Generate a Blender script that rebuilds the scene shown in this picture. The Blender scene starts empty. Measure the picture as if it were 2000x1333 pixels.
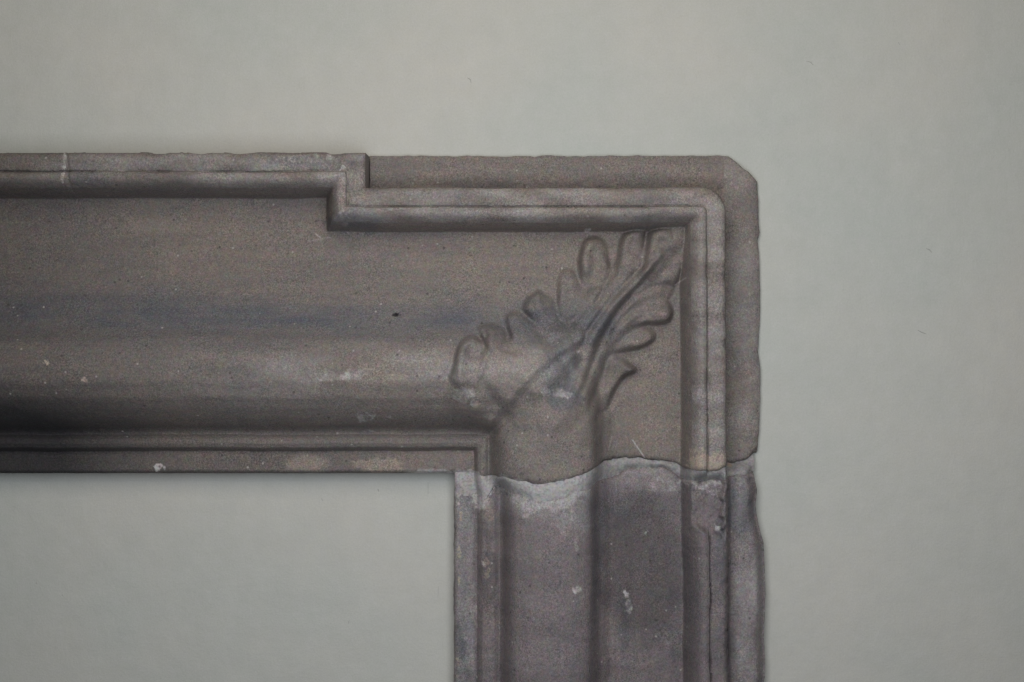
import bpy, math
import numpy as np

S = 0.0005            # metres per design unit (the stone is drawn in half-millimetre units)
D = 4000.0            # camera distance in the same units (2 m)
CX, CY = 1000.0, 666.5
ZC = 1.5              # height above the floor of the camera

sc = bpy.context.scene
# ------------------------------------------------------------------ camera
cam_d = bpy.data.cameras.new('camera')
cam = bpy.data.objects.new('camera', cam_d)
sc.collection.objects.link(cam)
cam.location = (0, -D * S, ZC)
cam.rotation_euler = (math.radians(90), 0, 0)
cam_d.sensor_width = 36.0
cam_d.lens = 36.0 * D / 2000.0
cam_d.clip_end = 100
sc.camera = cam

# ------------------------------------------------------------------ light
w = bpy.data.worlds.new('World'); sc.world = w; w.use_nodes = True
w.node_tree.nodes['Background'].inputs[0].default_value = (0.90, 0.96, 1.0, 1)
w.node_tree.nodes['Background'].inputs[1].default_value = 0.13

def area(name, loc, target, size, power, col):
    l = bpy.data.lights.new(name, 'AREA'); l.shape = 'RECTANGLE'
    l.size, l.size_y = size; l.energy = power; l.color = col
    o = bpy.data.objects.new(name, l); sc.collection.objects.link(o)
    o.location = loc
    d = np.array(target) - np.array(loc)
    yaw = math.atan2(d[0], d[1]); dist = math.hypot(d[0], d[1])
    pit = math.atan2(d[2], dist)
    o.rotation_euler = (math.radians(90) + pit, 0, -yaw)
    return o
area('key_light', (-0.02, -0.95, ZC + 0.67), (-0.02, 0, ZC - .10), (0.8, 0.6), 5.8, (1.0, 0.93, 0.80))  # soft warm key lamp added out of view, above the lintel
area('added_front_fill', (0.04, -0.86, ZC + 0.03), (0.04, 0, ZC - 0.08), (0.7, 0.6), 5.7, (0.86, 0.925, 1.0))  # unseen lamp added in front so the wall fades towards its corners

sc.view_settings.view_transform = 'Standard'
sc.view_settings.look = 'None'
sc.view_settings.exposure = 0
sc.view_settings.gamma = 1

# ------------------------------------------------------------------ noise
_rng = np.random.RandomState(7)
_T = _rng.rand(512, 512).astype(np.float64) * 2 - 1
def vn(x, y, sx, sy=None, seed=0):
    sy = sy or sx
    u = x / sx + seed * 37.13; v = y / sy + seed * 91.7
    iu = np.floor(u).astype(int); iv = np.floor(v).astype(int)
    fu = u - iu; fv = v - iv
    fu = fu * fu * fu * (fu * (fu * 6 - 15) + 10); fv = fv * fv * fv * (fv * (fv * 6 - 15) + 10)
    a = _T[iv % 512, iu % 512]; b = _T[iv % 512, (iu + 1) % 512]
    c = _T[(iv + 1) % 512, iu % 512]; d = _T[(iv + 1) % 512, (iu + 1) % 512]
    return (a * (1 - fu) + b * fu) * (1 - fv) + (c * (1 - fu) + d * fu) * fv
def fbm(x, y, sx, sy=None, seed=0, o=3):
    sy = sy or sx; r = 0; a = 1; t = 0
    for k in range(o):
        r = r + a * vn(x, y, sx / 2**k, sy / 2**k, seed + k * 5); t += a; a *= .5
    return r / t
def sst(a, b, x):
    t = np.clip((x - a) / (b - a), 0, 1); return t * t * (3 - 2 * t)
def P(v, h, c):        # where a line seen at v lies on the stone when it stands h proud of the wall
    return c + (np.asarray(v, float) - c) * (D - h) / D
def px(v, h=120): return P(v, h, CX)
def py(v, h=120): return P(v, h, CY)
def curve(pts, h=115):
    a = np.array(pts, float); X = px(a[:, 0], h); Y = py(a[:, 1], h)
    return lambda x: np.interp(x, X, Y)

# ------------------------------------------------------------------ outlines of the blocks
def y_top(x):
    r = 310.5 + 1.6 * fbm(x, 0 * x, 61, seed=3, o=5) + 1.0 * vn(x, 0 * x, 13, seed=4) + 3 * np.clip(vn(x, 0 * x, 23, seed=6) - .45, 0, 1)
    left = 310.6 + 3.4 * fbm(x, 0 * x, 75, seed=8, o=5) + 1.4 * vn(x, 0 * x, 17, seed=9) + 6 * np.clip(vn(x, 0 * x, 37, seed=7) - .3, 0, 1)
    r = np.where(x < 724, left, r)
    ch = np.interp(x, [1416, 1430, 1447, 1455, 1473, 1480], [310, 321, 337, 341, 361, 366])
    return np.where(x > 1416, ch + 0.6 * vn(x, 0 * x, 5, seed=5), r)
_yr = py(np.array([300, 357, 440, 455, 470, 500, 600, 690, 720, 780, 850, 885, 900]), 60)
_xr = px(np.array([1480, 1480, 1482, 1484, 1480, 1484, 1486, 1481, 1485, 1486, 1482, 1479, 1474]), 60)
def x_right(y):
    return np.interp(y, _yr, _xr) + 1.6 * fbm(y, 0 * y, 47, seed=11, o=4)
_yj = py(np.array([900, 935, 955, 985, 1000, 1030, 1060, 1100, 1180, 1240, 1290, 1320, 1345, 2000]), 60)
_xj = px(np.array([1466, 1473, 1477, 1474, 1476, 1482, 1490, 1492, 1494, 1491, 1493, 1492, 1486, 1490]), 60)
def x_right_j(y):
    return np.interp(y, _yj, _xj) + 1.6 * fbm(y, 0 * y, 53, seed=13, o=4)
def x_left_j(y):
    return px(885.5, 105) + .9 * vn(y, 0 * y, 30, seed=15) + .7 * vn(y, 0 * y, 7, seed=16)
_low = curve([(-900, 926.8), (880, 926.8), (890, 926), (920, 924), (945, 934), (965, 930), (1000, 936), (1050, 944), (1100, 938),
              (1140, 925), (1165, 912), (1200, 900), (1250, 898), (1300, 903), (1330, 912), (1345, 917), (1395, 919),
              (1412, 913), (1420, 906), (1440, 908), (1465, 901), (1480, 890)], 110)
def y_low(x):
    n = np.where(x < 885, .6, 3.4)
    return _low(x) + n * fbm(x, 0 * x, 17, seed=21, o=4) - 5 * (x > 900) * np.clip(vn(x, 0 * x, 21, seed=24) - .35, 0, 1)
_jt = curve([(870, 956), (890, 958), (905, 970), (930, 964), (948, 975), (965, 948), (1000, 962), (1050, 972), (1100, 966),
             (1150, 949), (1190, 934), (1230, 918), (1290, 914), (1320, 925), (1340, 938), (1400, 937), (1420, 930),
             (1450, 929), (1478, 921), (1500, 921)], 110)
def y_jtop(x): return _jt(x) + 5.5 * fbm(x, 0 * x, 26, seed=23, o=4) + 1

# ------------------------------------------------------------------ profiles
FX, FY0, FY1, SX = px(1418, 150), py(297, 150), py(365, 150), px(715, 150)
def s_field(x, y, jamb=False):
    """mitred distance inwards from the outer edge of the raised moulding"""
    wob = 2.0 * fbm(x, y, 110, seed=31) + .45 * fbm(x, y, 27, seed=32) + .2 * vn(x, y, 6, seed=33)
    xr = FX + (y - 400) * .006
    if jamb: return xr + 1.5 - x + wob * 1.4
    a = np.minimum(y - FY0, SX - x)
    p, q = y - FY1, xr - x
    r = 46.0
    b = np.minimum(p, q)
    inc = (p < r) & (q < r)
    b = np.where(inc, r - np.hypot(r - p, r - q), b)
    return np.maximum(a, b) + wob

def H_out(s, slab, gv=0):
    hf = 150 - 10 * np.exp(-np.clip(s, 0, None) / 4.5) - .011 * (s - 15)**2
    t = (s - 37) / 38.0
    q = np.clip((t - .2) / .8, 0, None)
    roll = 157 - 6 * np.clip(1 - t / .3, 0, 1)**2 - 52 * q**2.3
    h = np.where(s < 35, hf, np.where(s < 37.5, 143 + 2.5 * gv, roll))
    h = np.where(s < 0, slab, h)
    # the foot of the step is softened by wear
    h = np.where((s < 0) & (s > -7), slab + 3.5 * np.exp(s / 2.5), h)
    return h

def meet(a, b):
    k = 9.0
    return np.maximum(a, b) + np.clip(k - np.abs(a - b), 0, None)**2 / (4 * k)
UL = ([310, 382, 452, 655.4, 844.0, 877.5, 919.4], [4.75, 4.36, 4.0, 3.0, 2.0, 1.0, 0.0])
def H_in(u, jamb):
    xs = np.array([0, .04, .15, .5, .80, .93, 1.0, 1.08, 1.25, 1.5, 1.75, 1.9, 2.0, 2.05, 2.10, 2.16, 2.26, 2.38, 2.54, 2.70, 2.84])
    hs = np.array([78, 84, 87, 87, 86, 83, 81, 88, 99, 104, 101, 95, 88, 96, 118, 140, 165, 186, 199, 199, 188])
    if jamb:
        hs = np.where(xs >= 2.0, np.interp(xs, [2.0, 2.04, 2.08, 2.14, 2.24, 2.4, 2.54, 2.7, 2.84], [95, 108, 136, 156, 170, 180, 184, 183, 177]), hs)
        hs = np.where(xs < 1.95, hs + 4, hs)
        x2 = [2.93, 2.98, 3.03, 3.08, 3.2, 3.45, 3.7, 3.85, 3.95, 4.1, 5]
        h2 = [166, 156, 132, 108, 88, 78, 80, 81, 77, 72, 72]
    else:
        x2 = [2.95, 3.0, 3.05, 3.15, 3.4, 3.65, 3.85, 3.98, 4.1, 4.25, 4.4, 5]
        h2 = [174, 163, 152, 138, 113, 94, 84, 78, 75, 73, 71, 70]
    X = np.concatenate([xs, x2]); H = np.concatenate([hs, h2])
    # Catmull-like smoothing: average of linear samples
    r = 0
    for k, wt in ((-2, .12), (-1, .22), (0, .32), (1, .22), (2, .12)):
        r = r + wt * np.interp(u + k * .016, X, H)
    return r

def resample(pts, n=8):
    a = np.array(pts, float)
    out = []
    N = len(a)
    for i in range(N - 1):
        p0 = a[max(i - 1, 0)]; p1 = a[i]; p2 = a[i + 1]; p3 = a[min(i + 2, N - 1)]
        for k in range(n):
            t = k / n
            out.append(.5 * ((2 * p1) + (-p0 + p2) * t + (2 * p0 - 5 * p1 + 4 * p2 - p3) * t * t + (-p0 + 3 * p1 - 3 * p2 + p3) * t**3))
    out.append(a[-1])
    return np.array(out)
LH = 135
def to_plan(pts):
    a = np.array(pts, float)
    return np.stack([px(a[:, 0], LH), py(a[:, 1], LH)], 1)
def dist_poly(x, y, pl, closed=False):
    """distance to a polyline, and inside test when closed"""
    d = np.full(x.shape, 1e9); ins = np.zeros(x.shape, bool); tt = np.zeros(x.shape)
    n = len(pl); m = n if closed else n - 1
    for i in range(m):
        a = pl[i]; b = pl[(i + 1) % n]
        ab = b - a; L = ab @ ab + 1e-9
        t = np.clip(((x - a[0]) * ab[0] + (y - a[1]) * ab[1]) / L, 0, 1)
        dd = np.hypot(x - a[0] - t * ab[0], y - a[1] - t * ab[1])
        m2 = dd < d
        d = np.where(m2, dd, d); tt = np.where(m2, (i + t) / m, tt)
        if closed:
            c = ((a[1] > y) != (b[1] > y)) & (x < (b[0] - a[0]) * (y - a[1]) / (b[1] - a[1] + 1e-12) + a[0])
            ins ^= c
    return d, ins, tt

# ---- the carved leaf: outlines as seen on the stone
BODY = [(862,752),(880,720),(890,700),(930,672),(990,655),(1030,628),(1080,606),(1092,585),(1130,560),(1160,540),(1196,522),(1225,490),
        (1262,462),(1300,446),(1340,440),(1350,470),(1340,510),(1322,556),(1300,600),(1262,650),(1210,690),(1195,730),(1178,780),
        (1168,830),(1150,880),(1080,905),(1000,890),(950,860),(900,838),(868,800)]
LOBES = [
 dict(n='curl_low', a=14.4, p=[(878,738),(886,712),(889,686),(897,668),(912,657),(930,655),(941,664),(945,676),(962,690),(972,720),(965,760),(925,775),(890,765)]),
 dict(n='curl_two', a=15.3, p=[(941,664),(936,650),(931,643),(944,634),(962,632),(982,638),(996,648),(998,660),(990,668),(1000,690),(1010,730),(980,750),(962,710)]),
 dict(n='curl_three', a=13.6, p=[(992,652),(986,628),(990,613),(1005,607),(1022,612),(1034,622),(1060,640),(1062,680),(1030,700),(1005,690)]),
 dict(n='point', a=15.3, p=[(1018,606),(1026,586),(1040,573),(1052,566),(1066,574),(1081,585),(1083,608),(1090,622),(1080,650),(1048,640)]),
 dict(n='finger', a=12.8, p=[(1089,612),(1087,575),(1090,545),(1097,529),(1108,523),(1121,526),(1128,540),(1138,562),(1150,600),(1130,640),(1098,640)]),
 dict(n='lobe', a=18.7, p=[(1131,538),(1130,510),(1134,486),(1143,467),(1158,459),(1176,462),(1187,474),(1190,495),(1192,520),(1190,540),(1180,580),(1160,600),(1142,575)]),
 dict(n='lobe', a=19.6, p=[(1203,525),(1208,500),(1212,474),(1220,455),(1236,446),(1254,443),(1265,450),(1264,462),(1262,480),(1250,520),(1215,575),(1190,600),(1182,570),(1192,545)]),
 dict(n='tip', a=18.7, p=[(1266,462),(1272,450),(1284,443),(1310,437),(1348,433),(1353,470),(1349,500),(1338,525),(1330,545),(1318,558),(1280,555),(1245,572),(1215,600),(1190,640),(1178,650),(1200,590),(1250,530),(1262,485)]),
 dict(n='curl_right', a=20.4, p=[(1180,672),(1200,632),(1225,600),(1250,582),(1282,576),(1304,584),(1317,600),(1319,618),(1308,631),(1286,636),(1262,636),(1240,645),(1215,665),(1190,700)]),
 dict(n='curl_right', a=16.1, p=[(1186,700),(1205,665),(1232,645),(1262,638),(1281,644),(1286,657),(1278,671),(1254,682),(1220,688),(1196,692),(1185,706)]),
 dict(n='point', a=16.1, p=[(1178,760),(1184,715),(1192,698),(1206,695),(1228,706),(1249,722),(1240,733),(1222,740),(1206,762),(1190,800),(1172,806),(1160,790)]),
]
STROKES = [
 ([(925,830),(965,850),(1000,890),(1020,930)], 26, 13),
 ([(895,735),(930,800),(990,855)], 13, 5), ([(1000,700),(1020,780),(1000,850)], 15, -5), ([(1075,800),(1045,870),(1015,930)], 17, 5),
 ([(1130,800),(1115,850),(1110,900)], 18, -5), ([(930,700),(955,770),(1000,830)], 10, -4),
 ([(1145,660),(1108,671),(1072,692)], 11, 9), ([(1140,698),(1108,735),(1082,785)], 14, -8),
 ([(1036,628),(1072,668),(1105,715),(1120,750)], 6, -6), ([(1086,612),(1112,645),(1135,690)], 5, -5),
 ([(925,700),(965,750),(1020,800)], 11, 5), ([(972,680),(1015,725),(1062,780)], 11, 5), ([(1020,650),(1062,695),(1098,745)], 10, 5),
 ([(1060,610),(1095,655),(1122,705)], 9, 4),
 ([(905,760),(900,715),(912,675),(935,662)], 7, 5),
 ([(870,748),(884,715),(892,682),(905,660)], 5, -6),
 ([(1150,700),(1120,735),(1100,790)], 8, -7),
 ([(1250,520),(1195,600),(1150,680),(1105,770),(1065,890)], 30, 10),
 ([(1195,560),(1120,650),(1040,720),(960,790)], 30, 6),  # points, width, depth
 ([(1290,498),(1250,540),(1204,592),(1166,648),(1146,705),(1120,765)], 6, 9),
 ([(1282,494),(1240,536),(1192,588),(1152,642),(1130,690)], 4, -9),
 ([(1298,502),(1260,548),(1214,600),(1178,655),(1160,706),(1138,760),(1112,800)], 3.4, -7.5),
 ([(1324,556),(1282,559),(1240,580),(1208,612),(1184,654),(1170,694)], 4, -7),
 ([(1306,600),(1284,590),(1256,594),(1228,612),(1204,640),(1186,676)], 7, -8),
 ([(1304,617),(1282,610),(1250,615),(1222,632),(1200,660)], 5, 4),
 ([(1318,606),(1317,624),(1300,634),(1274,633),(1256,636)], 3, -6),
 ([(1258,640),(1276,648),(1282,660)], 5, -4),
 ([(1196,692),(1225,690),(1258,683),(1284,664)], 3, -5),
 ([(1190,698),(1178,735),(1160,775),(1150,800)], 5, -7),
 ([(1250,722),(1225,742),(1205,770),(1190,800),(1172,812)], 4, -7),
 ([(1172,800),(1165,830),(1164,870),(1165,900)], 4, -6),
 ([(1165,480),(1160,520),(1150,560),(1130,610),(1100,650)], 7, -5),
 ([(1192,498),(1200,530),(1186,548),(1170,585),(1140,630)], 4, -8),
 ([(1240,466),(1228,500),(1205,548),(1180,590)], 8, -5),
 ([(1265,450),(1266,470),(1260,486)], 3, -7),
 ([(1330,520),(1300,528),(1270,545),(1240,570)], 7, -4),
 ([(1108,540),(1108,580),(1112,620)], 7, -4),
 ([(1086,570),(1088,600),(1092,625)], 3, -5),
 ([(1051,568),(1054,590),(1066,620)], 3, 4),
 ([(1042,662),(1070,642),(1100,630),(1126,622)], 7, -8),
 ([(1078,668),(1110,640),(1150,600),(1180,570)], 6, -6),
 ([(1022,612),(1045,632),(1060,640)], 3, -4),
 ([(930,656),(944,664),(950,652),(940,644)], 3.2, -8),
 ([(912,672),(922,690),(945,694)], 9, -6),
 ([(960,640),(962,664),(950,700),(930,750)], 5, 5),
 ([(984,642),(992,656),(984,664)], 5, -6),
 ([(975,680),(995,686),(1010,684)], 4, -5),
 ([(990,700),(985,740),(960,800)], 8, -3),
 ([(1140,662),(1105,676),(1060,706),(1010,760),(960,822),(925,868)], 5, 4.5),
 ([(1148,676),(1112,690),(1072,718),(1022,772),(972,834),(935,880)], 5, -4),
 ([(1140,700),(1110,735),(1085,770),(1070,800)], 18, -8),
 ([(1100,694),(1080,712),(1062,735)], 9, -3),
 ([(1164,706),(1146,752),(1110,800),(1070,850)], 6, 3),
 ([(1172,740),(1150,800),(1100,850)], 6, -3),
 ([(866,750),(880,724),(890,690)], 3, 2.5),
 ([(1350,434),(1352,470),(1348,500)], 2.5, -4),
]
ROOTS = [((905, 665), (945, 780)), ((960, 636), (985, 720)), ((1005, 610), (1040, 680)), ((1052, 568), (1066, 640)), ((1108, 525), (1118, 625)), ((1160, 460), (1150, 585)), ((1240, 445), (1195, 580)), ((1340, 436), (1190, 640)), ((1310, 610), (1185, 690)), ((1280, 655), (1188, 700)), ((1230, 712), (1170, 800))]
for L in LOBES: L['pl'] = resample(to_plan(L['p'] + [L['p'][0]]), 5)[:-1]
BODY_PL = resample(to_plan(BODY + [BODY[0]]), 4)[:-1]
STR = [(resample(to_plan(p), 4), wd, dp) for p, wd, dp in STROKES]

def leaf(x, y):
    """relief of the leaf, and which piece each point belongs to (-1 none, 0 body, k lobe)"""
    add = np.zeros(x.shape); lab = np.full(x.shape, -1)
    m = (x > 830) & (x < 1370) & (y > 420) & (y < 930)
    X, Y = x[m], y[m]
    if X.size == 0: return add, lab
    d, ins, _ = dist_poly(X, Y, BODY_PL, True)
    worn = 1 - .75 * sst(720, 850, Y) * (X < 1160)
    A = np.where(ins, 11 * sst(0, 30, d), 0) * worn
    lb = np.where(ins, 0, -1)
    LBH = np.zeros(X.shape)
    for k, L in enumerate(LOBES):
        d, ins, _ = dist_poly(X, Y, L['pl'], True)
        (ax, ay), (bx, by) = to_plan(ROOTS[k])
        t = ((X - ax) * (bx - ax) + (Y - ay) * (by - ay)) / ((bx - ax)**2 + (by - ay)**2)
        f = 1 - sst(.35, .95, t)
        inner = 1.0 * sst(-1, 9, d) + .65 * sst(4, 20, d) - .5 * np.exp(-((t - .28) / .24)**2) * sst(2, 22, d)
        inner = inner * (.78 if k < 5 else 1.0)
        pn = np.array([-(by - ay), bx - ax]); pn = pn / np.linalg.norm(pn)
        pn = pn * (-np.sign(pn[0]) if k < 8 else np.sign(pn[1]))
        side = ((X - ax) * pn[0] + (Y - ay) * pn[1]) / 22
        inner = inner * (1 + .5 * np.clip(side, -1, 1))
        hg = np.where(ins, (L['a'] + 1) * inner * f, 0) * (.35 + .65 * worn)
        LBH = np.where(ins, hg, LBH * np.where(d < 4, 1 - .45 * np.exp(-d / 1.8) * f, 1))
        A = np.where(~ins & (d < 14), A * (1 - .15 * np.exp(-d / 9) * f), A)
        lb = np.where(ins, k + 1, lb)
    LBH = np.where(LBH > 0, LBH * 1.12, LBH)
    A = 1.4 * np.logaddexp(A / 1.4, LBH / 1.4) - 1.4 * math.log(2) * np.exp(-(A + LBH) / 3)
    for pl, wd, dp in STR:
        d, _, t = dist_poly(X, Y, pl)
        dp = dp * (1.5 if pl[:, 0].max() < 1010 else 1.0)
        A = A + dp * np.exp(-(d / (wd * 1.25))**2) * np.clip(np.sin(np.pi * np.clip(t, .04, .96)) * 2.2, 0, 1) * (.55 + .45 * worn)
    # the leaf lies across the mitre and lifts off the hollow
    ax, ay = px(1010, LH), py(830, LH); bx, by = px(1345, LH), py(440, LH)
    L2 = math.hypot(bx - ax, by - ay); nx, ny = (bx - ax) / L2, (by - ay) / L2
    t = ((X - ax) * nx + (Y - ay) * ny) / L2; q = np.abs((X - ax) * -ny + (Y - ay) * nx)
    A = A + (16 * sst(.25, .6, t) * (1 - .3 * sst(.8, 1.05, t))) * np.exp(-(q / 62)**2) * (lb >= 0)
    A = A * (1 + .22 * fbm(X, Y, 26, seed=45))
    add[m] = A; lab[m] = lb
    for ax_ in (0, 1):
        g = add * 0
        for k, wt in ((-3, .06), (-2, .12), (-1, .2), (0, .24), (1, .2), (2, .12), (3, .06)): g += wt * np.roll(add, k, ax_)
        add = g
    return add, lab

def surf(x, y):
    return (1.5 * fbm(x, y, 120, seed=41) + .75 * fbm(x, y, 26, seed=42) + .5 * fbm(x, y, 8, seed=43))

def height_lintel(x, y):
    s = s_field(x, y)
    slab = 60 + 3.0 * fbm(x, y, 55, seed=51) + 1.2 * fbm(x, y, 15, seed=52)
    slab = slab - 4 * np.exp(-np.clip(x_right(y) - x, 0, None) / 4) - 1.5 * np.exp(-np.clip(y - y_top(x), 0, None) / 3)
    wy = 1.8 * fbm(x, 0 * x, 170, seed=61) + 1.2 * fbm(x, 0 * x, 37, seed=62) + .8 * np.interp(x, [640, 890, 920], [0, 2.5, 1])
    ul = np.interp(-(y + wy), [-v for v in UL[0][::-1]], UL[1][::-1])
    xj = [px(885, 112), px(926, 100), px(956, 98), px(1164, 150), px(1335, 110), 1480]
    uj = np.interp(x + 1.2 * fbm(y, 0 * y, 60, seed=63), xj, [0, 1, 2, 3, 4, 4.6])
    um = np.maximum(ul, uj)
    ks = .02 + 1.0 * sst(2.0, 2.9, um)
    u = um + np.clip(ks - np.abs(ul - uj), 0, None)**2 / (4 * ks)
    wj = sst(-.5, .5, uj - ul)
    hl = H_in(u, False); hj = H_in(u, True)
    hi = hl * (1 - wj) + hj * wj
    lf, lab = leaf(x, y)
    hi = hi + lf + .35 * fbm(x, y, 60, 5, seed=44) * (wj < .5)
    tt = np.clip(np.maximum((x - FX) / 72, (FY1 - y) / 64 * (x > SX)), 0, 1)
    slab = slab + 9 * (1 - (2 * tt - 1.1)**2) - 4
    chip = np.clip(fbm(x, y, 34, seed=36, o=4) - .22, 0, 1) * (s > 0)
    s = s + 0.0
    ho = H_out(s, slab, np.clip(fbm(x, y, 70, seed=34) * 2, -.6, 1)) - 16 * chip * np.exp(-np.abs(s - 1) / 5) - 10 * chip * np.exp(-((s - 36) / 5)**2)
    h = np.where(s > 46, meet(ho, hi), ho)
    h = h + surf(x, y)
    # lumpy worn top arris of the upper band, and a repaired crack across it
    lump = np.clip(fbm(x, y, 22, seed=53), 0, 1)
    h = h - 9 * lump * np.exp(-np.clip(y - y_top(x), 0, None) / 5) * (x < 724)
    cx0 = px(131, 150) + .12 * (y - 340) + 2 * vn(y, 0 * y, 8, seed=54)
    crk = np.exp(-((x - cx0) / 3.5)**2) * (y < 385)
    h = h - 3 * crk
    # small pit in the hollow
    h = h - 9 * np.exp(-(((x - px(776)) / 4.2)**2 + ((y - py(616)) / 2.0)**2))
    # bottom arris
    h = h - (5 + 5 * (x > 885)) * np.exp(-np.clip(y_low(x) - y, 0, None) / 3.6)
    return h, s, u, lab

XJ = [px(885, 108), px(931, 104), px(977, 100), px(1157, 150), px(1338, 110), 1500]
def height_jamb(x, y):
    s = s_field(x, y, True)
    wob = 1.3 * fbm(y, 0 * y, 90, seed=71) + .8 * fbm(y, 0 * y, 24, seed=72)
    u = np.interp(x + wob, XJ, [0, 1, 2, 3, 4, 4.6])
    slab = 88 + 3.2 * fbm(x, y, 60, seed=73) + 1.4 * fbm(x, y, 18, seed=74) + 12 * np.exp(-((s + 1) / 6)**2)
    slab = slab - 26 * sst(26, 0, x_right_j(y) - x)**1.5 + 6 * sst(-8, -35, s)
    chip = np.clip(fbm(x, y, 40, seed=37, o=4) - .18, 0, 1) * (s > 0)
    ho = H_out(s + 1, slab, np.clip(fbm(x, y, 70, seed=35) * 2, -.5, 1)) - 26 * chip * np.exp(-np.abs(s - 1) / 9) - 4 * chip * np.exp(-((s - 36) / 6)**2) - 10 * np.exp(-np.abs(s - 1) / 4)
    hi = H_in(u, True) - 4 + .4 * fbm(x, y, 6, 70, seed=75)
    hi = hi - 2.5 * sst(px(1235), px(1200), x) * sst(3.1, 3.3, u)
    h = np.where(s > 46, meet(ho, hi), ho)
    # broken away at the head of the outer mouldings
    X0, X1 = px(1338), px(1412)
    edge = py(1035) + 10 * fbm(x, y, 30, seed=76) + .45 * (x - px(1370))
    brk = sst(6, -10, y - edge) * sst(X0 - 12, X0 + 10, x + 4 * vn(x, y, 9, seed=77)) * sst(X1 + 4, X1 - 8, x + 5 * vn(x, y, 11, seed=78))
    hb = 130 + 5 * fbm(x, y, 24, seed=79) - .02 * (x - X0)
    h = h * (1 - brk) + np.minimum(h, hb) * brk
    # worn inner arris
    h = h - 7 * np.exp(-np.clip(x - x_left_j(y), 0, None) / 4.5) * (1 + .5 * fbm(y, 0 * y, 20, seed=80))
    h = h + 1.25 * surf(x, y) - 8 * np.exp(-np.clip(y - y_jtop(x), 0, None) / 4) * sst(px(1120), px(1190), x)
    return h, s, u

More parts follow.
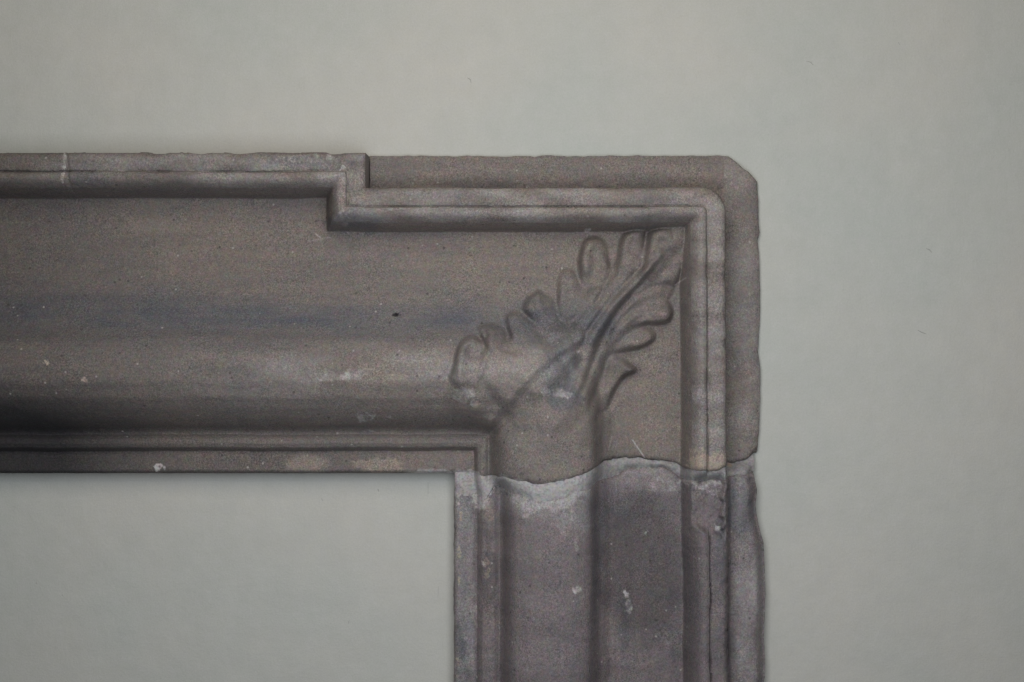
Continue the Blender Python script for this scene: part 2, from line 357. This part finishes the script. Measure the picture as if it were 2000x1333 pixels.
# ------------------------------------------------------------------ stains of the stone, and light and shade painted into its colour
def blob(x, y, X, Y, rx, ry, seed=0, rag=.5):
    X = px(X); Y = py(Y)
    if max(rx, ry) < 12:
        rag = 1.3
    r = np.hypot((x - X) / rx, (y - Y) / ry) + rag * fbm(x, y, max(rx, ry) * (.5 if rag < 1 else .9), seed=90 + seed, o=4)
    return sst(1.0, .78, r + .25 * fbm(x, y, 5, seed=95 + seed, o=2)) if min(rx, ry) < 20 else sst(1.1, .55, r)
def stain_and_light(x, y, kind, s=None):
    n1 = fbm(x, y, 90, 30, seed=101); n2 = fbm(x, y, 12, seed=102, o=3); n3 = fbm(x, y, 5, seed=103, o=2)
    blue = np.zeros(x.shape); lime = np.zeros(x.shape); dark = np.zeros(x.shape); ochre = np.zeros(x.shape)  # lime also carries painted highlights, dark also painted shade
    if kind == 'lintel':
        yc = py(np.interp(x, [-500, 0, 300, 700, 1100], [610, 610, 622, 630, 625]))
        wd = np.interp(x, [0, 500, 1000], [52, 40, 34])
        blue = np.exp(-((y - yc + 7 * fbm(x, y, 240, 60, seed=105)) / wd)**2) * (.82 + .2 * n1 + .35 * fbm(x, y, 130, 9, seed=133)) * sst(1180, 1080, x)
        for b in [(1100,720,55,80,1,.8),(1150,640,60,40,2,.7),(1100,770,40,35,3,.7),(1040,640,70,40,4,.5),(590,318,90,10,5,.6),
                  (700,430,60,26,6,.6),(560,640,60,22,7,.4),(170,350,40,14,8,.5),(940,600,50,30,9,.4)]:
            blue = np.maximum(blue, b[5] * blob(x, y, *b[:5]))
        for b in [(712,814,20,11,1,.9),(690,736,22,9,2,.55),(905,770,24,16,3,.45),(927,782,7,14,4,.6),(305,918,9,7,5,.9),
                  (675,395,12,55,6,.35),(1090,765,24,12,7,.5),(1068,762,9,8,8,.6),(1150,448,9,2.5,9,.9),(640,735,40,12,10,.25),
                  (1128,687,3.5,3.5,11,1.2),(760,815,10,5,12,.6),(725,842,9,3,13,.7),(131,318,5,16,14,.8),(130,345,3.5,22,15,.9),
                  (600,312,60,9,16,.35),(750,410,40,5,17,.35),(668,333,10,5,18,.8),(710,725,30,9,19,.25),(885,738,10,14,20,.35)]:
            lime = np.maximum(lime, b[5] * blob(x, y, *b[:5]) * (.72 + 1.1 * n2 + .5 * n3))
        ss = s_field(x, y)
        lime = np.maximum(lime, (.17 + .34 * fbm(x, y, 60, 24, seed=130)) * (ss > 2) * (ss < 66) * np.interp(x, [0, 350, 600], [.2, .8, 1.0]))  # worn paler faces, with highlights of the raised mouldings painted in
        lime = np.maximum(lime, (.08 + .28 * fbm(x, y, 120, 50, seed=131)) * np.exp(-((y - py(715)) / 52)**2) * sst(250, 560, x) * (ss > 80))  # painted highlight along the crest of the large round
        lime = np.maximum(lime, (.10 + .25 * fbm(x, y, 60, 60, seed=132)) * (x > px(1420)))
        # ragged lime line along the bottom edge towards the jamb and pale patches on the lower band
        e = y_low(x) - y
        lime = np.maximum(lime, .95 * sst(9, 2, e + 5 * n2) * sst(790, 815, x) * sst(960, 930, x))
        lime = np.maximum(lime, .6 * sst(7, 1, e + 6 * n2) * sst(960, 1000, x) * sst(1160, 1110, x))
        for b in [(598,908,46,22,1,.42),(738,914,50,17,2,.45),(1372,905,30,18,3,1.1),(1400,900,20,20,4,.9),(1360,885,16,14,5,.5),
                  (182,742,5,4,6,.9),(108,708,5,4,7,.9),(780,735,22,8,8,.3),(300,440,60,20,9,.12),(930,790,8,10,10,.5)]:
            ochre = np.maximum(ochre, b[5] * blob(x, y, *b[:5], rag=.35))
        for (xa, ya, xb, yb, k) in [(1238,862,1262,897,.8),(1196,855,1190,880,.5),(1322,556,1340,543,.7),(612,455,622,462,.7),(600,470,640,462,.25),(880,715,868,742,.35),(1256,700,1262,706,.4)]:
            dd, _, _ = dist_poly(x, y, np.array([[px(xa), py(ya)], [px(xb), py(yb)]]))
            lime = np.maximum(lime, k * np.exp(-(dd / 1.1)**2))
        # soot and painted light falloff, darker far left and low on the round
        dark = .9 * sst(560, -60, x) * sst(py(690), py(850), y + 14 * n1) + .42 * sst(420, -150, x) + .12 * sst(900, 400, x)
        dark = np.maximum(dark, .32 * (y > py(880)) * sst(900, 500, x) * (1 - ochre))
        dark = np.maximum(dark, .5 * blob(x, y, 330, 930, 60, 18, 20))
        for b in [(776,616,6,3,21,1.3),(1220,720,40,26,22,.3),(1110,640,60,12,23,.25)]:
            dark = np.maximum(dark, b[5] * blob(x, y, *b[:5]))
    if kind == 'jamb':
        blue = .0 + .16 * n1 + .2 * fbm(x, y, 40, 120, seed=110)
        for b in [(907,1250,20,90,1,.8),(907,1000,16,60,2,.6),(1450,1000,30,60,3,.7),(1200,1000,120,50,4,.35),(1405,1080,12,80,5,.6),
                  (1222,1230,12,60,6,.5),(1165,1050,16,90,7,.4)]:
            blue = np.maximum(blue, b[5] * blob(x, y, *b[:5]))
        e = y - y_jtop(x)
        mm = sst(px(960), px(985), x) * sst(px(1165), px(1135), x)
        lime = .72 * sst(34, 2, e + 30 * fbm(x, y, 26, seed=104) + 6 * n3) * mm
        lime = np.maximum(lime, .30 * sst(80, 20, e + 50 * fbm(x, y, 34, seed=106)) * mm)
        lime = np.maximum(lime, .8 * sst(20, 2, e + 26 * n2 + 16 * fbm(x, y, 24, seed=116)) * (x < px(965)))
        lime = np.maximum(lime, .26 * sst(40, 4, e + 26 * fbm(x, y, 30, seed=107)) * sst(px(1180), px(1240), x) * sst(px(1350), px(1320), x))
        lime = np.maximum(lime, (.22 + .35 * fbm(x, y, 30, 120, seed=108)) * np.maximum(sst(px(1425), px(1445), x), sst(px(930), px(922), x)))
        for b in [(1365,945,34,12,1,.5),(1127,1143,9,8,2,.7),(1225,1165,5,7,3,.6),(1231,1190,7,16,4,.45),(943,1104,5,8,5,.9),(1300,950,34,20,6,.4),
                  (1400,1030,5,9,7,.7),(1390,960,14,9,8,.4),(1265,1045,3,3,9,1),(1110,1000,26,26,10,.35),(915,1210,14,60,11,.3),
                  (1124,1060,4,10,12,.6)]:
            lime = np.maximum(lime, b[5] * blob(x, y, *b[:5]) * (.72 + 1.1 * n2 + .5 * n3))
        for b in [(899,1010,3,26,1,.9),(896,1082,5,12,2,1),(896,1130,3,18,3,.9),(893,1300,4,9,4,.8),(950,1110,8,20,5,.5),(958,1000,14,24,6,.35)]:
            ochre = np.maximum(ochre, b[5] * blob(x, y, *b[:5]) * (n3 > -.2))
        dark = .08 + .2 * n1
        dark = np.maximum(dark, .45 * blob(x, y, 1250, 1130, 90, 160, 31))  # shade of the hollow painted as a dark patch
        dark = np.maximum(dark, .35 * blob(x, y, 955, 1120, 16, 90, 32))
        dark = np.maximum(dark, .6 * blob(x, y, 1455, 938, 18, 6, 33))
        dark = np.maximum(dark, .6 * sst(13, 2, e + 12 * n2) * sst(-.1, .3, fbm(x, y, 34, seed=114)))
    if kind == 'lintel':
        el = y_low(x) - y
        dark = np.maximum(dark, .5 * sst(11, 1, el + 9 * n2) * sst(-.05, .3, fbm(x, y, 34, seed=115)) * (x > px(965)))
    if kind == 'mortar':
        lime = np.interp(x, [880, 1130, 1190, 1480], [1.0, 1.0, .66, .50]) * (1 + .22 * n2) + .15 * n3
        blue = .25 + .4 * n1
        e1 = np.minimum(np.abs(y - y_low(x)), np.abs(y_jtop(x) - y))
        dark = .6 * sst(.25, .6, fbm(x, y, 14, seed=112, o=3)) * (x < px(975)) + .10 + .6 * sst(7, 0, e1) * sst(-.05, .3, fbm(x, y, 30, seed=113))
        ochre = .9 * blob(x, y, 1428, 913, 8, 3, 40)
        blue = np.clip(blue, 0, 1)
    return np.clip(np.stack([blue, lime, dark, ochre], -1), 0, 1)

# ------------------------------------------------------------------ materials
def nd(nt, t, **k):
    n = nt.nodes.new(t)
    for a, b in k.items(): setattr(n, a, b)
    return n
def mixc(nt, fac, a, b, mode='MIX'):
    n = nd(nt, 'ShaderNodeMix', data_type='RGBA', blend_type=mode)
    for sck, v in ((n.inputs[0], fac), (n.inputs[6], a), (n.inputs[7], b)):
        if isinstance(v, (int, float)): sck.default_value = v
        elif isinstance(v, tuple): sck.default_value = (*v, 1)
        else: nt.links.new(v, sck)
    return n.outputs[2]
def ramp(nt, src, a, b, va=0., vb=1.):
    n = nd(nt, 'ShaderNodeMapRange')
    nt.links.new(src, n.inputs[0])
    for i, v in zip((1, 2, 3, 4), (a, b, va, vb)): n.inputs[i].default_value = v
    return n.outputs[0]
def mth(nt, op, a, b=None):
    n = nd(nt, 'ShaderNodeMath', operation=op)
    for i, v in enumerate((a, b)):
        if v is None: continue
        if isinstance(v, (int, float)): n.inputs[i].default_value = v
        else: nt.links.new(v, n.inputs[i])
    return n.outputs[0]
def noise(nt, co, scale, detail=3, rough=.55, vec=None):
    n = nd(nt, 'ShaderNodeTexNoise')
    n.inputs['Scale'].default_value = scale; n.inputs['Detail'].default_value = detail; n.inputs['Roughness'].default_value = rough
    if vec:
        m = nd(nt, 'ShaderNodeMapping'); m.inputs['Scale'].default_value = vec
        nt.links.new(co, m.inputs[0]); co = m.outputs[0]
    nt.links.new(co, n.inputs['Vector'])
    return n

def stone_material(name, c1, c2, c3, streak, lime_hi_col=(.40, .372, .362), grain_k=1.0):
    m = bpy.data.materials.new(name); m.use_nodes = True; nt = m.node_tree
    bs = nt.nodes['Principled BSDF']; bs.inputs['Roughness'].default_value = .88
    bs.inputs['Specular IOR Level'].default_value = .28
    co = nd(nt, 'ShaderNodeTexCoord').outputs['Object']
    at = nd(nt, 'ShaderNodeAttribute', attribute_name='stain_and_light')
    sep = nd(nt, 'ShaderNodeSeparateColor'); nt.links.new(at.outputs['Color'], sep.inputs[0])
    big = noise(nt, co, 14, 4, .6).outputs[0]
    med = noise(nt, co, 55, 4, .65).outputs[0]
    wid = noise(nt, co, 26, 3, .6, (1, 1, 1.3)).outputs[0]
    col = mixc(nt, ramp(nt, big, .36, .64), c1, c2)
    col = mixc(nt, ramp(nt, med, .45, .72, 0, .75), col, c3)
    st = noise(nt, co, 90, 3, .6, streak).outputs[0]
    col = mixc(nt, ramp(nt, st, .35, .65, 0, 1), mixc(nt, 1.0, col, (.92, .93, .95), 'MULTIPLY'), mixc(nt, 1.0, col, (1.07, 1.06, 1.04), 'MULTIPLY'))
    # stains, with the painted light and shade they carry
    br = ramp(nt, wid, .3, .7, .7, 1.2)
    col = mixc(nt, mth(nt, 'MULTIPLY', sep.outputs[0], br), col, (.092, .091, .102))
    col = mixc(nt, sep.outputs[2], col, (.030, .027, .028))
    fine = noise(nt, co, 420, 3, .7).outputs[0]
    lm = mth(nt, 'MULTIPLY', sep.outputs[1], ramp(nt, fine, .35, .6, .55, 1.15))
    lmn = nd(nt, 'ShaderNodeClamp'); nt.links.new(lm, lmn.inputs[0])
    col = mixc(nt, lmn.outputs[0], col, lime_hi_col)
    col = mixc(nt, at.outputs['Alpha'], col, (.29, .235, .195))
    # grain of the sandstone
    gr = noise(nt, co, 620, 4, .8).outputs[0]
    g2 = noise(nt, co, 1300, 2, .8).outputs[0]
    grain = mth(nt, 'MULTIPLY', ramp(nt, gr, .3, .7, .42, 1.60), ramp(nt, g2, .3, .7, .55, 1.47))
    amt = mth(nt, 'MULTIPLY', ramp(nt, noise(nt, co, 33, 3, .6).outputs[0], .35, .65, .55, 1.05), mth(nt, 'SUBTRACT', 1.0, mth(nt, 'MULTIPLY', lmn.outputs[0], .6)))
    grain = mth(nt, 'ADD', 1.0, mth(nt, 'MULTIPLY', mth(nt, 'SUBTRACT', grain, 1.0), mth(nt, 'MULTIPLY', amt, grain_k)))
    gc = nd(nt, 'ShaderNodeCombineColor')
    hue = noise(nt, co, 170, 4, .75)
    hs = nd(nt, 'ShaderNodeSeparateColor'); nt.links.new(hue.outputs['Color'], hs.inputs[0])
    for i in range(3):
        nt.links.new(mth(nt, 'MULTIPLY', grain, ramp(nt, hs.outputs[i], .3, .7, .88, 1.12)), gc.inputs[i])
    col = mixc(nt, 1.0, col, gc.outputs[0], 'MULTIPLY')
    # sparse quartz and dark flecks
    vo = nd(nt, 'ShaderNodeTexVoronoi'); vo.inputs['Scale'].default_value = 210
    nt.links.new(co, vo.inputs['Vector'])
    vs = nd(nt, 'ShaderNodeSeparateColor'); nt.links.new(vo.outputs['Color'], vs.inputs[0])
    fl = mth(nt, 'MULTIPLY', mth(nt, 'GREATER_THAN', vs.outputs[0], .975), ramp(nt, vo.outputs['Distance'], .28, .12))
    col = mixc(nt, mth(nt, 'MULTIPLY', fl, .65), col, (.36, .33, .31))
    fd = mth(nt, 'MULTIPLY', mth(nt, 'GREATER_THAN', vs.outputs[1], .975), ramp(nt, vo.outputs['Distance'], .34, .15))
    col = mixc(nt, mth(nt, 'MULTIPLY', fd, .6), col, (.03, .026, .024))
    nt.links.new(col, bs.inputs['Base Color'])
    b = nd(nt, 'ShaderNodeBump'); b.inputs['Strength'].default_value = .8; b.inputs['Distance'].default_value = .0009
    hh = mth(nt, 'ADD', mth(nt, 'MULTIPLY', gr, .8), mth(nt, 'ADD', mth(nt, 'MULTIPLY', med, .5), mth(nt, 'MULTIPLY', st, .45)))
    nt.links.new(hh, b.inputs['Height']); nt.links.new(b.outputs[0], bs.inputs['Normal'])
    return m

M_lin = stone_material('brown_sandstone', (.172, .144, .127), (.142, .126, .120), (.186, .146, .134), (.12, 1, 1))
M_jam = stone_material('mauve_sandstone', (.168, .141, .140), (.142, .123, .127), (.188, .147, .150), (1, 1, .12))
M_mor = stone_material('lime_mortar', (.17, .155, .15), (.15, .14, .145), (.19, .165, .155), (.5, 1, 1), (.34, .32, .315), .45)

# ------------------------------------------------------------------ mesh building
def link(o, parent=None):
    sc.collection.objects.link(o)
    if parent is not None: o.parent = parent
    return o

class Sheet:
    def __init__(self, xs, ys, kind):
        self.kind = kind
        x, y = np.meshgrid(xs, ys)
        x0, y0 = x.copy(), y.copy()
        cell = 1.5
        if kind == 'lintel':
            yt, yb = y_top(x), y_low(x)
            over = np.maximum(yt - y, y - yb)
            y = np.clip(y, yt, yb)
            xr = x_right(y); over = np.maximum(over, x - xr); x = np.minimum(x, xr)
            y = np.clip(y, y_top(x), y_low(x))
            h, s, u, lab = height_lintel(x, y)
        elif kind == 'jamb':
            yt = y_jtop(x); over = yt - y; y = np.maximum(y, yt)
            xl, xr = x_left_j(y), x_right_j(y)
            over = np.maximum(over, np.maximum(xl - x, x - xr)); x = np.clip(x, xl, xr)
            h, s, u = height_jamb(x, y); lab = np.full(x.shape, -1)
        else:
            yt, yb = y_low(x) - 2.5, y_jtop(x) + 2.5
            over = np.maximum(yt - y, y - yb); y = np.clip(y, yt, yb)
            xl, xr = x_left_j(y) + 1.2, x_right(py(894) + 0 * y) - 4
            over = np.maximum(over, np.maximum(xl - x, x - xr)); x = np.clip(x, xl, xr)
            a, s, u, lab = height_lintel(x, np.minimum(y, y_low(x) - 5)); b2, _, _ = height_jamb(x, np.maximum(y, y_jtop(x) + 4))
            t = sst(0, 1, (y - yt) / (yb - yt + 1e-6))
            h = a * (1 - t) + b2 * t
            mx = sst(px(1190), px(1130), x)
            h = h - 3.0 - 3 * (1 - mx) + (4.5 - 1.0 * mx) * np.sin(np.pi * t)**.7 + 1.6 * fbm(x, y, 12, seed=120)
            lab = np.full(x.shape, -1)
        rim = over > 0
        h = np.where(over > cell * 1.02, 0.0, h)
        self.x, self.y, self.h, self.s, self.u, self.lab = x, y, h, s, u, lab
        ok = over <= cell * 2.3
        self.cells = ok[:-1, :-1] & ok[1:, :-1] & ok[:-1, 1:] & ok[1:, 1:]
        self.col = stain_and_light(x, y, kind)
        W = np.stack([(x - CX) * S, -h * S, (CY - y) * S], -1)
        self.W = W
        # normals from the whole sheet so that neighbouring parts meet without a seam
        n = np.zeros_like(W)
        p00, p01, p10, p11 = W[:-1, :-1], W[:-1, 1:], W[1:, :-1], W[1:, 1:]
        fn = np.cross(p11 - p00, p01 - p10)
        fn = np.where(self.cells[..., None], fn, 0)
        for a in (slice(None, -1), slice(1, None)):
            for b in (slice(None, -1), slice(1, None)): n[a, b] += fn
        if fn[..., 1].sum() > 0: n = -n; self.flip = True
        else: self.flip = False
        ln = np.linalg.norm(n, axis=-1, keepdims=True); ln[ln == 0] = 1
        self.N = n / ln
    def part(self, name, mask, mat, parent):
        jj, ii = np.nonzero(self.cells & mask)
        if len(jj) == 0: print('EMPTY', name); return None
        nx = self.x.shape[1]
        a = jj * nx + ii
        q = np.stack([a, a + nx, a + nx + 1, a + 1], 1)
        ids, inv = np.unique(q, return_inverse=True)
        q = inv.reshape(-1, 4)
        V = self.W.reshape(-1, 3)[ids]; N = self.N.reshape(-1, 3)[ids]; C = self.col.reshape(-1, 4)[ids]
        # face orientation towards the viewer side
        e = np.cross(V[q[:, 2]] - V[q[:, 0]], V[q[:, 3]] - V[q[:, 1]])
        if e[:, 1].sum() > 0: q = q[:, ::-1]
        me = bpy.data.meshes.new(name)
        me.vertices.add(len(V)); me.vertices.foreach_set('co', V.astype(np.float32).ravel())
        me.loops.add(q.size); me.loops.foreach_set('vertex_index', q.astype(np.int32).ravel())
        me.polygons.add(len(q)); me.polygons.foreach_set('loop_start', (np.arange(len(q)) * 4).astype(np.int32))
        me.polygons.foreach_set('loop_total', np.full(len(q), 4, np.int32))
        me.polygons.foreach_set('use_smooth', np.ones(len(q), bool))
        me.update(calc_edges=True)
        at = me.color_attributes.new('stain_and_light', 'FLOAT_COLOR', 'POINT')
        at.data.foreach_set('color', C.astype(np.float32).ravel())
        me.normals_split_custom_set_from_vertices(N.astype(np.float32))
        me.materials.append(mat)
        o = bpy.data.objects.new(name, me)
        return link(o, parent)

def rng(a, b, st): return np.arange(a, b + st * .5, st)
xs = np.concatenate([rng(-700, -62, 14), rng(-50, 1492.5, 1.5)])
ys = rng(300, 960, 1.5)
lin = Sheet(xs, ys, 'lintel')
xs2 = rng(880.5, 1500, 1.5)
ys2 = np.concatenate([rng(885, 1360, 1.5), rng(1372, 2100, 14)])
jam = Sheet(xs2, ys2, 'jamb')
mor = Sheet(xs2, rng(880, 985, 1.25), 'mortar')

# ------------------------------------------------------------------ wall
def wall():
    x0, x1, z0, z1, yw = -1.7, 1.7, 0.0, 3.0, -45 * S
    me = bpy.data.meshes.new('wall')
    V = [(x, y, z) for y in (yw, .12) for z in (z0, z1) for x in (x0, x1)]
    F = [(0, 1, 3, 2), (4, 6, 7, 5), (0, 2, 6, 4), (1, 5, 7, 3), (2, 3, 7, 6), (0, 4, 5, 1)]
    me.from_pydata(V, [], F); me.update()
    m = bpy.data.materials.new('painted_plaster'); m.use_nodes = True; nt = m.node_tree
    bs = nt.nodes['Principled BSDF']; bs.inputs['Roughness'].default_value = .75; bs.inputs['Specular IOR Level'].default_value = .25
    co = nd(nt, 'ShaderNodeTexCoord').outputs['Object']
    big = noise(nt, co, 4.5, 4, .55).outputs[0]; mid = noise(nt, co, 38, 4, .6).outputs[0]
    fine = noise(nt, co, 620, 3, .7).outputs[0]; fv = noise(nt, co, 260, 3, .6, (1, 1, .25)).outputs[0]
    fh = noise(nt, co, 260, 3, .6, (.25, 1, 1)).outputs[0]
    col = mixc(nt, ramp(nt, big, .35, .65), (.370, .377, .346), (.412, .394, .356))
    hue = noise(nt, co, 90, 4, .7)
    col = mixc(nt, ramp(nt, hue.outputs[0], .4, .7, 0, .5), col, (.405, .392, .378))
    v = mth(nt, 'MULTIPLY', ramp(nt, mid, .3, .7, .975, 1.025), mth(nt, 'MULTIPLY', ramp(nt, fine, .3, .7, .95, 1.05), mth(nt, 'MULTIPLY', ramp(nt, fv, .3, .7, .993, 1.007), ramp(nt, fh, .3, .7, .993, 1.007))))
    cc = nd(nt, 'ShaderNodeCombineColor')
    for i in range(3): nt.links.new(v, cc.inputs[i])
    col = mixc(nt, 1.0, col, cc.outputs[0], 'MULTIPLY')
    nt.links.new(col, bs.inputs['Base Color'])
    b = nd(nt, 'ShaderNodeBump'); b.inputs['Strength'].default_value = .35; b.inputs['Distance'].default_value = .0006
    hh = mth(nt, 'ADD', fine, mth(nt, 'ADD', mth(nt, 'MULTIPLY', mid, 5.0), mth(nt, 'MULTIPLY', mth(nt, 'ADD', fv, fh), .3)))
    nt.links.new(hh, b.inputs['Height']); nt.links.new(b.outputs[0], bs.inputs['Normal'])
    me.materials.append(m)
    m2 = bpy.data.materials.new('grey_grit'); m2.use_nodes = True
    m2.node_tree.nodes['Principled BSDF'].inputs['Base Color'].default_value = (.25, .245, .225, 1)
    o = bpy.data.objects.new('wall', me); link(o); o['kind'] = 'structure'
    # stray brush bristles and grit caught in the paint
    for pts, rad in [([(914,158),(920,162),(921,168)],.9), ([(1568,126),(1577,128),(1582,134)],.7), ([(1800,488),(1806,490),(1811,496)],.8),
                     ([(1783,645),(1792,650),(1800,653)],.8), ([(838,940),(838,962)],.8), ([(741,952),(743,957)],1.4), ([(632,970),(635,975)],.9),
                     ([(81,1133),(82,1135)],1.2), ([(131,1157),(132,1158)],1.2), ([(686,1205),(684,1212)],.7), ([(1746,90),(1749,94)],.9), ([(858,1140),(857,1160)],.6)]:
        a = np.array(pts, float); V = []; F = []
        for i, (X, Y) in enumerate(a):
            d = a[min(i + 1, len(a) - 1)] - a[max(i - 1, 0)]; d /= np.linalg.norm(d); nn = np.array([-d[1], d[0]])
            rr = rad * (.5 if i in (0, len(a) - 1) else 1)
            for c, hh in ((-1, -.2), (-.6, .8), (.6, .8), (1, -.2)):
                V.append(((X + nn[0] * c * rr - CX) * S, yw - hh * rr * S, (CY - Y - nn[1] * c * rr) * S + ZC))
            if i:
                for j in range(3): F.append((4*i-4+j, 4*i-3+j, 4*i+1+j, 4*i+j))
        F += [(0, 1, 2, 3), tuple(len(V) - 4 + j for j in range(4))]
        mb = bpy.data.meshes.new('paint_speck'); mb.from_pydata(V, [], F); mb.update(); mb.materials.append(m2)
        link(bpy.data.objects.new('paint_speck', mb), o)
wall()

# ------------------------------------------------------------------ the stone surround
root = bpy.data.objects.new('stone_surround', None); link(root)
root.location = (0, 0, ZC)
root['label'] = 'weathered brown sandstone surround with stepped mouldings and a carved acanthus leaf at its corner'
root['category'] = 'stone surround'

def mid(a): return (a[:-1, :-1] + a[1:, :-1] + a[:-1, 1:] + a[1:, 1:]) / 4
def cell_lab(a): return a[:-1, :-1]
for sh, mat, nm in ((lin, M_lin, 'lintel'), (jam, M_jam, 'jamb')):
    s, u, h = mid(sh.s), mid(sh.u), mid(sh.h)
    lab = cell_lab(sh.lab)
    isroll = (s >= 36) & (s < 80)
    leafm = (lab >= 0) & (s > 60)
    main = (s >= 80) & (u >= 3.0) & ~leafm
    o = sh.part(nm, main, mat, root)
    slab_m = (s < 0) & (mid(sh.x) > 715)
    sh.part('backing_slab', slab_m, mat, o)
    sh.part('fillet', (s < 36) & ~slab_m, mat, o)
    sh.part('roll_moulding', isroll & ~leafm, mat, o)
    inn = (s >= 80) & ~leafm
    sh.part('torus_moulding', inn & (u < 3.0) & (u >= 2.0), mat, o)
    sh.part('bead_moulding', inn & (u < 2.0) & (u >= 1.0), mat, o)
    sh.part('fascia', inn & (u < 1.0), mat, o)
    if nm == 'lintel':
        lf = sh.part('acanthus_leaf', leafm & (lab == 0), mat, root)
        for k, L in enumerate(LOBES):
            sh.part('leaf_lobe', leafm & (lab == k + 1), mat, lf)
mo = mor.part('mortar_joint', np.ones(mor.cells.shape, bool), M_mor, root)
mo['label'] = 'ragged pale lime mortar joint between lintel and jamb'
